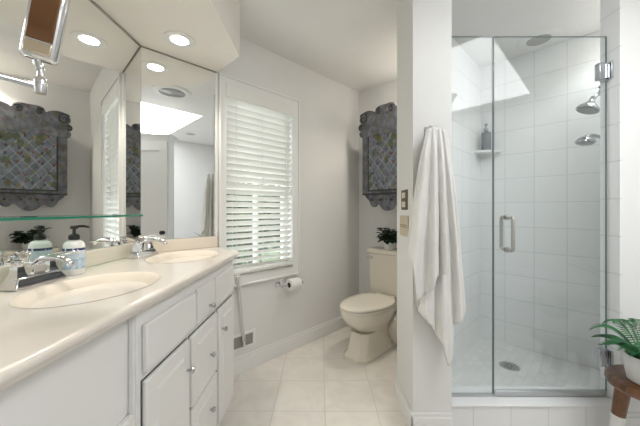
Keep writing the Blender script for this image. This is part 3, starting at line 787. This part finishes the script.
add_loft(bm, [rrect(.14, 0, .30, .11, .11, .03), rrect(.14, 0, .378, .12, .125, .03)])
obj('bowl', bm, M['toilet'], to, smooth=True, angle=50)
bm = BM(); add_tube(bm, smooth_path([(.22, .112, .05), (.30, .118, .16), (.24, .118, .22), (.16, .11, .15), (.14, .10, .06)], 6), [.05, .05], 14); add_tube(bm, smooth_path([(.22, -.112, .05), (.30, -.118, .16), (.24, -.118, .22), (.16, -.11, .15), (.14, -.10, .06)], 6), [.05, .05], 14); obj('trapway', bm, M['toilet'], to, smooth='full')
bm = BM(); add_loft(bm, [egg(.465, .381, .235, .312, .180), egg(.465, .384, .240, .318, .185), egg(.465, .396, .240, .318, .185), egg(.465, .400, .236, .313, .181)]); obj('seat', bm, M['seat'], to, smooth=True)
bm = BM(); add_loft(bm, [egg(.465, .404, .238, .316, .184), egg(.465, .407, .241, .320, .187), egg(.465, .417, .241, .319, .186), egg(.465, .423, .232, .308, .176), egg(.465, .428, .19, .26, .135), egg(.465, .429, .1, .13, .07)]); obj('lid', bm, M['seat'], to, smooth=True)
for s in (-1, 1):
    bm = BM(); add_tube(bm, [(.222, s*.07-.022, .408), (.222, s*.07+.022, .408)], .013, 14); obj('hinge', bm, M['seat'], to, smooth=True)
    bm = BM(); add_lathe(bm, [(0, .02), (.012, .016), (.016, 0), (0, 0)], 16, T(.36, s*.122, .034)); obj('bolt_cap', bm, M['toilet'], to, smooth=True)

# potted jade plant on the tank lid
LIDZ = 0.8165
def leaf_blade(bm, mt, L, w, curl=0.0, n=6):
    prev = None
    for k in range(n+1):
        t = k/n; ww = w*math.sin(PI*(0.08+0.92*t)**0.8)**0.75 if t < 1 else 0.0005
        ww = max(ww, .0006); z = curl*t*t*L
        a = bm.verts.new(mt @ Vector((-ww, t*L, z+.15*ww))); b = bm.verts.new(mt @ Vector((0, t*L, z))); c = bm.verts.new(mt @ Vector((ww, t*L, z+.15*ww)))
        if prev: bm.faces.new((prev[0], prev[1], b, a)); bm.faces.new((prev[1], prev[2], c, b))
        prev = (a, b, c)
jp = thing('potted_plant', 'small dark-leaved plant in a white pot on the toilet tank', 'plant', (TO[0]-.135*.707-.012, TO[1]-.135*.707+.012, LIDZ))
bm = BM(); add_lathe(bm, [(0, 0), (.042, 0), (.047, .004), (.052, .085), (.050, .088), (.046, .086), (.044, .07), (0, .07)], 32); obj('pot', bm, M['ceramic'], jp, smooth=True)
rnd = random.Random(11); bm = BM(); bs_ = BM()
for i in range(16):
    a = i*2.4; out = rnd.uniform(.04, .105); h = rnd.uniform(.11, .18)
    end = Vector((out*math.cos(a), out*math.sin(a), h))
    add_tube(bs_, smooth_path([(.012*math.cos(a), .012*math.sin(a), .068), (end.x*.55, end.y*.55, h*.85), end], 4), .0025, 6)
    for k in range(6):
        q = end*(0.5+.5*k/5); mt = T(q.x, q.y, max(q.z*(.6+.4*k/5), .085)) @ RZ(rnd.uniform(0, 6.3)) @ RX(rnd.uniform(-.2, .8))
        leaf_blade(bm, mt, rnd.uniform(.055, .07), rnd.uniform(.030, .040), -.3, 6)
obj('leaves', bm, M['leaf_dark'], jp, solid=0.003); obj('stems', bs_, M['stem'], jp)

# ------------------------------------------------------------------ painted folk-art cabinet on the back wall
CZ = 1.36
fc = thing('wall_cabinet', 'carved grey folk-art wall cabinet with painted lattice door above the toilet', 'cabinet', (0.740, 2.780, CZ), -PI/4)
# local x along the wall, -y into the room
DPT = 0.20; fc.scale = (0.9, 1, 1)
bm = BM(); add_box(bm, -.292, .292, -DPT+.02, -.001, -.025, .61); obj('box', bm, M['paint_frame'], fc)
bm = BM()
for b in ((-.292, -.218, -.025, .61), (.218, .292, -.025, .61), (-.218, .218, -.025, -.004), (-.218, .218, .555, .61)): add_box(bm, b[0], b[1], -DPT, -DPT+.021, b[2], b[3])
obj('face_frame', bm, M['paint_frame'], fc, bevel=.003)
bm = BM(); add_box(bm, -.210, .210, -DPT-.004, -DPT+.016, .004, .547); dr = obj('door', bm, M['paint_door'], fc)
bm = BM()
for b in ((-.218, -.205, -.004, .555), (.205, .218, -.004, .555), (-.205, .205, -.004, .009), (-.205, .205, .542, .555)): add_box(bm, b[0], b[1], -DPT-.008, -DPT-.001, b[2], b[3])
obj('moulding', bm, M['paint_dark'], dr, bevel=.002)
bm = BM(); add_lathe(bm, [(0, 0), (.005, 0), (.005, .008), (.011, .013), (.011, .019), (0, .022)], 16, T(-.165, -DPT-.004, .16) @ RX(PI/2)); obj('knob', bm, M['brass'], dr, smooth=True)
half = [(0, .210), (.05, .212), (.09, .205), (.112, .190), (.118, .172), (.128, .164), (.15, .178), (.20, .192), (.25, .190), (.29, .172), (.317, .135), (.316, .105), (.300, .085), (.322, .075), (.336, .048), (.324, .022), (.300, .016), (.322, .000), (.318, -.03), (.305, -.045), (.292, -.05)]
half = [tuple(p[:2]) for p in smooth_path([(x, z, 0) for x, z in half], 3)]
out = [(x, z+.572) for x, z in half]+[(.292, .52), (-.292, .52)]+[(-x, z+.572) for x, z in half[::-1]][:-1]
bm = BM(); add_prism(bm, out, -DPT-.012, -DPT+.012, axis='y')
cr_ = obj('carved_crest', bm, M['paint_frame'], fc, bevel=.004)
bm = BM()
for s in (-1, 1):
    for (cx, cz, r0, tw, sg) in ((.265, .725, .055, 1.4, 1), (.075, .758, .036, 1.3, 1), (.305, .640, .028, 1.2, -1)):
        pts = []
        for k in range(26):
            a = k/25*tw*2*PI; r = r0*(1-.85*k/25); pts.append((s*(cx+sg*r*math.cos(a+.6)), -DPT-.014, cz-.028+r*math.sin(a+.6)))
        bm = BM(); add_tube(bm, pts, [.007, .003], 8); obj('scroll', bm, M['paint_dark'], cr_, smooth='full')
sk_half = [(0, -.165), (.04, -.158), (.075, -.132), (.098, -.104), (.118, -.106), (.145, -.128), (.178, -.128), (.205, -.105), (.225, -.068), (.262, -.036), (.288, 0)]
sk_half = [tuple(p[:2]) for p in smooth_path([(x, z, 0) for x, z in sk_half], 3)]
sk_half = [(x, z-.022) for x, z in sk_half]
out = [(-x, z) for x, z in sk_half[::-1]]+sk_half[1:]
bm = BM(); add_prism(bm, out, -DPT+.02, -DPT+.045, axis='y'); ap = obj('carved_apron', bm, M['paint_frame'], fc, bevel=.004)
bm = BM(); add_box(bm, -.294, .294, -DPT-.004, -.001, -.036, -.022); obj('base_moulding', bm, M['paint_dark'], fc, bevel=.004)
for x in (-.17, -.06, .06, .17):
    bm = BM(); add_lathe(bm, [(0, 0), (.006, 0), (.006, .018), (.013, .024), (.012, .032), (0, .035)], 14, T(x, -DPT+.02, -.085) @ RX(PI/2)); obj('peg', bm, M['paint_dark'], ap, smooth=True)

# ------------------------------------------------------------------ partition: switch plates, hook and towel
sw = thing('light_switch', 'dark bronze switch plate with two ivory toggles on the partition side', 'light switch', (0.487, 1.663, 1.238))
bm = BM(); add_box(bm, -.006, -.0003, -.058, .058, -.057, .057); obj('plate', bm, M['brass'], sw, bevel=.003)
for z in (.026, -.026):
    bm = BM(); add_box(bm, -.010, -.005, -.030, .030, z-.016, z+.016); obj('toggle', bm, M['ivory'], sw, bevel=.003)
pl = thing('wall_plate', 'beige slotted wall plate below the light switch, partly behind the towel', 'wall plate', (0.487, 1.668, 1.090))
bm = BM(); add_box(bm, -.007, -.0003, -.080, .080, -.060, .058); obj('plate', bm, M['beige'], pl, bevel=.003)
bm = BM()
for z in (-.006, .004): add_box(bm, -.009, -.006, -.06, .06, z-.002, z+.002)
obj('slot', bm, M['brass'], pl)
def px(x, y, D): return ((x-320)/F*D, D, CAMH+(210-y)/F*D)
hk = thing('robe_hook', 'small chrome robe hook on the partition holding the towel', 'hook', (0.560, 1.52, 1.592))
bm = BM(); add_box(bm, -.012, .012, -.006, -.0003, -.022, .022); add_tube(bm, smooth_path([(0, -.004, -.004), (0, -.03, -.012), (0, -.045, .004), (0, -.046, .018)], 5), .005, 10); obj('hook', bm, M['chrome'], hk, smooth=True)

def interp(tab, t):
    for (a, A), (b, B) in zip(tab, tab[1:]):
        if t <= b:
            q = (t-a)/(b-a) if b > a else 0
            return tuple(x+(y-x)*q for x, y in zip(A, B))
    return tab[-1][1]
def sheet(bm, top, bottom, depth, amp, freq, phase, bulge, nu=72, nv=60):
    """a hanging cloth sheet between a top line and a hem; folds deepen downwards"""
    V = []
    for j in range(nv+1):
        v = j/nv; row = []
        for i in range(nu+1):
            u = i/nu
            tx, tz = interp(top, u); bx, bz = interp(bottom, u)
            e = v**bulge
            x = tx+(bx-tx)*e; z = tz+(bz-tz)*v
            g = min(1, .18+v*1.1)
            fold = amp*g*(math.sin(freq*2*PI*u+phase)+.45*math.sin(freq*4.3*PI*u+1.3+phase*2+.8*v))
            fold += .006*mnoise.noise(Vector((u*6, v*5, phase)))
            y = depth-.03*math.sin(min(1, v*1.5)*PI/2)*.5+fold
            row.append(bm.verts.new((x, min(y, 1.512), z)))
        V.append(row)
    for A, B in zip(V, V[1:]):
        for i in range(nu): bm.faces.new((A[i], A[i+1], B[i+1], B[i]))
tw = thing('towel', 'white terry bath towel hanging in folds from the hook on the partition', 'towel', (0, 0, 0))
def wx(x, D): return (x-320)/F*D
def wz(y, D): return CAMH+(210-y)/F*D
Db, Df = 1.478, 1.440
bm = BM()
top = [(0, (wx(428, Db), wz(129, Db))), (.5, (wx(437, Db), wz(127, Db))), (1, (wx(446, Db), wz(130, Db)))]
bot = [(0, (wx(415.5, Db), wz(300, Db))), (.12, (wx(419, Db), wz(312, Db))), (.35, (wx(433, Db), wz(329, Db))), (.48, (wx(440, Db), wz(341, Db))), (.56, (wx(446, Db), wz(364, Db))), (.62, (wx(450, Db), wz(360, Db))), (.70, (wx(455, Db), wz(326, Db))), (.85, (wx(461, Db), wz(316, Db))), (1, (wx(465, Db), wz(296, Db)))]
sheet(bm, top, bot, Db, .017, 3.2, .4, .72)
obj('long_fold', bm, M['towel'], tw, smooth='full', solid=.007)
bm = BM()
top = [(0, (wx(427, Df), wz(130, Df))), (.5, (wx(433, Df), wz(127, Df))), (1, (wx(441, Df), wz(129, Df)))]
bot = [(0, (wx(406.5, Df), wz(247, Df))), (.14, (wx(410, Df), wz(262, Df))), (.25, (wx(416, Df), wz(300, Df))), (.45, (wx(428, Df), wz(292, Df))), (.62, (wx(435, Df), wz(276, Df))), (1, (wx(447, Df), wz(271, Df)))]
sheet(bm, top, bot, Df, .019, 2.6, 1.9, .8)
obj('short_fold', bm, M['towel'], tw, smooth='full', solid=.007)

# ------------------------------------------------------------------ shower enclosure
GY = 1.586; GZ0, GZ1 = 0.166, 2.126
gp = thing('shower_screen', 'fixed clear glass shower panel beside the towel', 'shower panel', (0.82, GY, GZ0))
bm = BM(); add_box(bm, -.129, .1235, -.004, .004, 0, GZ1-GZ0); obj('pane', bm, M['glass_green'], gp)
bm = BM(); add_box(bm, .1235, .1255, -.0043, .0043, 0, GZ1-GZ0); add_box(bm, -.129, .1235, -.0042, .0042, GZ1-GZ0, GZ1-GZ0+.002); obj('polished_edge', bm, M['glass_edge'], gp)
bm = BM(); add_box(bm, -.129, .125, -.008, .008, -.0028, .010); obj('channel', bm, M['sweep'], gp)
gd = thing('shower_door', 'hinged clear glass shower door with a chrome pull handle', 'shower door', (1.567, GY, GZ0))
DW = 0.617
bm = BM(); add_box(bm, -DW, -.004, -.004, .004, .018, GZ1-GZ0); obj('pane', bm, M['glass_green'], gd)
bm = BM(); add_box(bm, -DW-.002, -DW, -.0043, .0043, .018, GZ1-GZ0); add_box(bm, -.004, -.002, -.0043, .0043, .018, GZ1-GZ0); add_box(bm, -DW, -.004, -.0042, .0042, GZ1-GZ0, GZ1-GZ0+.002); obj('polished_edge', bm, M['glass_edge'], gd)
bm = BM(); add_box(bm, -DW, -.006, -.009, .009, 0.0, .030); obj('door_sweep', bm, M['sweep'], gd, bevel=.003)
for z in (GY*(210-72)/F+CAMH-GZ0, CAMH-GY*(357-210)/F-GZ0):
    bm = BM(); add_box(bm, -.052, -.020, -.016, .016, z-.046, z+.046); h = obj('hinge', bm, M['showerchrome'], gd, bevel=.003)
    bm = BM(); add_tube(bm, [(-.012, -.006, z-.036), (-.012, -.006, z+.036)], .009, 14); add_box(bm, -.030, -.008, -.010, .010, z-.022, z+.022); obj('hinge_barrel', bm, M['showerchrome'], h, smooth=True)
    bm = BM(); add_box(bm, -.0055, .0045, -.034, .034, z-.046, z+.046); obj('wall_leaf', bm, M['showerchrome'], h, bevel=.002)
hx = wx(507, GY)-1.567; hz0, hz1 = wz(252, GY)-GZ0, wz(215, GY)-GZ0
for s in (-1, 1):
    bm = BM(); q = .05
    pts = [(hx, s*.004, hz1-.012), (hx, s*(q-.014), hz1-.012)]+[(hx, s*(q-.014+.014*math.sin(a)), hz1-.026+.014*math.cos(a)) for a in (PI/6, PI/3, PI/2)]
    pts += [(hx, s*(q-.014+.014*math.cos(a)), hz0+.026-.014*math.sin(a)) for a in (0, PI/6, PI/3, PI/2)]+[(hx, s*.004, hz0+.012)]
    add_tube(bm, [Vector(p) for p in pts], .0095, 14)
    for z in (hz0+.012, hz1-.012): add_lathe(bm, [(0, 0), (.015, 0), (.015, .005), (0, .006)], 20, T(hx, s*.004, z) @ RX(-s*PI/2))
    obj('pull_handle', bm, M['nickel'], gd, smooth=True)

# corner shelf and bottle
cs = thing('corner_shelf', 'white corner shelf on the shower tiles', 'shelf', (1.416, 2.572, 1.672))
bm = BM(); n = 16
arc = [(0, 0)]+[(.185*math.cos(a), .185*math.sin(a)) for a in [-PI*3/4+PI/2*k/n for k in range(n+1)]]
arc = [(0, 0)]+[(.165*math.cos(a)*1.0, .165*math.sin(a)) for a in [-PI*3/4+PI/2*k/n for k in range(n+1)]]
add_prism(bm, arc, -.009, .009); obj('shelf', bm, M['ceramic'], cs, bevel=.003)
bt = thing('shampoo_bottle', 'slate blue pump bottle on the corner shelf in the shower', 'bottle', (1.418, 2.475, 1.6815))
bm = BM(); add_lathe(bm, [(0, 0), (.033, 0), (.036, .004), (.036, .145), (.033, .158), (.016, .168), (.015, .176), (0, .176)], 28); obj('body', bm, M['slate'], bt, smooth=True)
bm = BM(); add_lathe(bm, [(0, .176), (.018, .176), (.018, .196), (.007, .20), (.006, .218), (.014, .222), (.013, .232), (0, .233)], 20); obj('pump', bm, M['clearcap'], bt, smooth=True)

# shower heads on the hidden right wall
def shower_head(label, X, Y, Z, tip, style):
    h = thing('hand_shower' if style else 'showerhead', label, 'shower head', (2.02, Y, Z))
    bm = BM(); add_lathe(bm, [(0, 0), (.028, 0), (.026, .008), (.012, .012), (0, .012)], 24, RY(-PI/2)); obj('flange', bm, M['showerchrome'], h, smooth=True)
    if style == 0:
        bm = BM(); add_tube(bm, smooth_path([(-.005, 0, 0), (-.14, 0, .025), (-.225, -.004, .02), (-.265, -.008, -.012)], 6), .010, 12)
        obj('arm', bm, M['showerchrome'], h, smooth='full')
        mt = T(-.275, -.009, -.022) @ RY(math.radians(22)) @ RX(math.radians(6))
        bm = BM(); add_lathe(bm, [(0, .026), (.013, .024), (.016, .010), (.015, 0), (.026, -.018), (.050, -.040), (.060, -.054), (.062, -.064), (.058, -.068), (0, -.066)], 32, mt); hd_ = obj('head', bm, M['showerchrome'], h, smooth=True)
        bm = BM(); add_lathe(bm, [(0, -.0665), (.054, -.0685), (.054, -.070), (0, -.070)], 32, mt); obj('spray_face', bm, M['grille'], hd_)
        bm = BM(); add_tube(bm, [(-.235, -.004, .014), (-.215, -.020, .062)], .008, 10); add_tube(bm, [(-.235, -.018, .062), (-.193, -.02, .056)], .009, 10); obj('diverter', bm, M['showerchrome'], h, smooth=True)
    else:
        bm = BM(); add_tube(bm, smooth_path([(-.005, 0, 0), (-.12, 0, .020), (-.23, -.004, .048), (-.29, -.008, .052), (-.345, -.010, .030)], 6), [.010, .016], 14, flat=.8); obj('handle', bm, M['showerchrome'], h, smooth='full')
        mt = T(-.318, -.010, .018) @ RY(math.radians(8))
        bm = BM(); add_lathe(bm, [(0, .030), (.022, .026), (.042, .012), (.052, -.004), (.052, -.012), (.046, -.016), (0, -.014)], 32, mt); hd_ = obj('head', bm, M['showerchrome'], h, smooth=True)
        bm = BM(); add_lathe(bm, [(0, -.0145), (.042, -.0165), (.042, -.019), (0, -.019)], 28, mt); obj('spray_face', bm, M['grille'], hd_)
    return h
shower_head('chrome bell-shaped shower head, upper of the two by the glass hinge', 1.96, 1.87, 1.905, None, 0)
shower_head('chrome hand shower with flat head, lower of the two', 1.96, 1.87, 1.605, None, 1)
dn = thing('shower_drain', 'round grey metal drain in the shower floor', 'drain', (1.358, 2.08, 0.0605))
bm = BM(); add_lathe(bm, [(0, .002), (.045, .002), (.058, .004), (.064, .003), (.066, 0), (0, 0)], 40); obj('rim', bm, M['nickel'], dn, smooth=True)
bm = BM()
for k in range(10):
    for r in (.018, .034, .048):
        a = 2*PI*k/10+r*20; add_lathe(bm, [(0, .0036), (.0045, .0036), (.0045, .0015), (0, .0015)], 8, T(r*math.cos(a), r*math.sin(a), 0))
obj('holes', bm, M['black'], dn)

# ------------------------------------------------------------------ stool and fern
SX, SY = 1.535, 1.335
st = thing('wooden_stool', 'round walnut stool with white-dipped legs in front of the shower jamb', 'stool', (SX, SY, 0))
bm = BM(); add_lathe(bm, [(0, .340), (.135, .340), (.156, .348), (.163, .362), (.161, .380), (.152, .388), (0, .388)], 56); obj('seat', bm, M['wood'], st, smooth=True, angle=60)
for k, a in enumerate((math.radians(140), math.radians(260), math.radians(20))):
    d = Vector((math.cos(a), math.sin(a), 0)); p1 = d*.095+Vector((0, 0, .341)); p0 = d*.135+Vector((0, 0, .0))
    pm = p0+(p1-p0)*.55
    bm = BM(); add_tube(bm, [pm, p1], [.0265, .030], 18); lg = obj('leg', bm, M['wood'], st, smooth=True)
    bm = BM(); add_tube(bm, [p0, pm], [.023, .0265], 18); obj('dipped_foot', bm, M['white'], lg, smooth=True)
fp = thing('potted_fern', 'green fern in a ribbed white pot on the walnut stool', 'plant', (SX-.035, SY-.005, .3885))
bm = BM(); prof = [(0, 0), (.058, 0), (.066, .006), (.074, .05), (.077, .118), (.075, .122), (.070, .120), (.067, .10), (0, .10)]
add_lathe(bm, prof, 48); obj('pot', bm, M['ceramic'], fp, smooth=True)
bm = BM(); add_lathe(bm, [(0, .106), (.066, .104), (.066, .098), (0, .098)], 24); obj('soil', bm, M['soil'], fp)
rnd = random.Random(4)
for i in range(22):
    a = i*2.399+.3; L = rnd.uniform(.13, .20); up = rnd.uniform(.05, .13)
    if i == 0: a, L, up = PI+.1, .19, .085
    if i == 1: a, L, up = PI-.5, .18, .11
    if i == 2: a, L, up = PI+.6, .17, .09
    d = Vector((math.cos(a), math.sin(a), 0)); sd = Vector((-d.y, d.x, 0))
    if SY-.005+d.y*L > 1.49: L = (1.47-SY)/max(d.y, .01)
    bm = BM(); pts = []; N = 30
    for k in range(N+1):
        t = k/N; pts.append(d*(.012+L*t)+Vector((0, 0, .10+up*math.sin(t*PI*.72)*1.25)))
    add_tube(bm, pts, [.0020, .0007], 5)
    for k in range(3, N+1):
        t = k/N; w = .038*math.sin(PI*min(1, (t*.93+.08)))**.7
        for s in (-1, 1):
            p = pts[k]; tip = p+sd*s*w+d*(.010+.2*w)+Vector((0, 0, -.006))
            q1 = p-d*.0034; q2 = p+d*.0038; mid = (p+tip)/2+Vector((0, 0, .003))
            bm.faces.new([bm.verts.new(v) for v in (q1, mid-d*.0040, tip, mid+d*.0040, q2)])
    obj('frond', bm, M['fern'], fp)

# ------------------------------------------------------------------ behind the camera: what the mirrors and glass reflect
lc = thing('linen_cabinet', 'tall shallow white linen cabinet with black knob, seen in the corner mirror', 'cabinet', (1.14, 0.43, 0))
bm = BM(); add_box(bm, -.20, .20-.26, -.36, .36, .06, 2.05); obj('carcass', bm, M['cabinet'], lc)
bm = BM(); add_box(bm, -.17, -.07, -.34, .34, 0, .06); obj('plinth', bm, M['cabinet'], lc)
bm = BM(); add_loft(bm, [[(-.205, -.365, 2.05), (-.055, -.365, 2.05), (-.055, .365, 2.05), (-.205, .365, 2.05)], [(-.215, -.375, 2.08), (-.045, -.375, 2.08), (-.045, .375, 2.08), (-.215, .375, 2.08)], [(-.235, -.395, 2.12), (-.025, -.395, 2.12), (-.025, .395, 2.12), (-.235, .395, 2.12)]]); obj('crown', bm, M['cabinet'], lc)
bm = BM()
for b in ((-.35, -.26, .08, 2.03), (.26, .35, .08, 2.03), (-.26, .26, .08, .19), (-.26, .26, 1.92, 2.03), (-.26, .26, .98, 1.07)): add_box(bm, -.222, -.200, b[0], b[1], b[2], b[3])
add_box(bm, -.212, -.200, -.26, .26, .19, 1.92); ld = obj('door', bm, M['cabinet'], lc)
bm = BM(); add_lathe(bm, [(0, 0), (.024, 0), (.022, .006), (.009, .010), (.009, .026), (.022, .034), (.026, .044), (.020, .054), (0, .056)], 24, T(-.222, .305, .90) @ RY(-PI/2)); obj('door_knob', bm, M['black'], ld, smooth=True)

# bathtub in its deck along the 45 degree wall: local x along the wall, y towards the wall
tb = thing('bathtub', 'white drop-in bathtub in a deck under the skylight', 'bathtub', (2.02, 0.42, 0), PI/4)
bm = BM()
for b in ((-1.15, 1.0, -.07, .05), (-1.15, 1.0, .50, .60), (-1.15, -.95, .10, .50), (.82, 1.0, .10, .50)): add_box(bm, b[0], b[1], -b[3], -b[2], 0, .50)
obj('deck', bm, M['tub'], tb, bevel=.006)
bm = BM()
add_loft(bm, [rrect(-.065, -.30, .505, .91, .245, .12), rrect(-.065, -.30, .525, .90, .235, .12), rrect(-.065, -.30, .515, .86, .195, .11), rrect(-.065, -.30, .20, .76, .15, .10), rrect(-.065, -.30, .12, .70, .12, .09)], False)
bmesh.ops.contextual_create(bm, geom=[e for e in bm.edges if e.is_boundary and all(abs(v.co.z-.12) < .001 for v in e.verts)])
obj('tub_basin', bm, M['tub'], tb, smooth=True)
ag = thing('potted_plant', 'spiky agave in a pale pot on the bathtub deck, reflected in the shower glass', 'plant', (2.375, 0.800, .5005))
bm = BM(); add_lathe(bm, [(0, 0), (.04, 0), (.048, .01), (.055, .11), (.052, .115), (.048, .10), (0, .10)], 28); obj('pot', bm, M['ceramic'], ag, smooth=True)
rnd = random.Random(8); bm = BM()
for i in range(20):
    mt = T(0, 0, .10) @ RZ(i*2.4) @ RX(rnd.uniform(.35, 1.25)); leaf_blade(bm, mt, rnd.uniform(.24, .36), .019, -.12, 7)
obj('leaves', bm, M['agave'], ag, solid=.004)
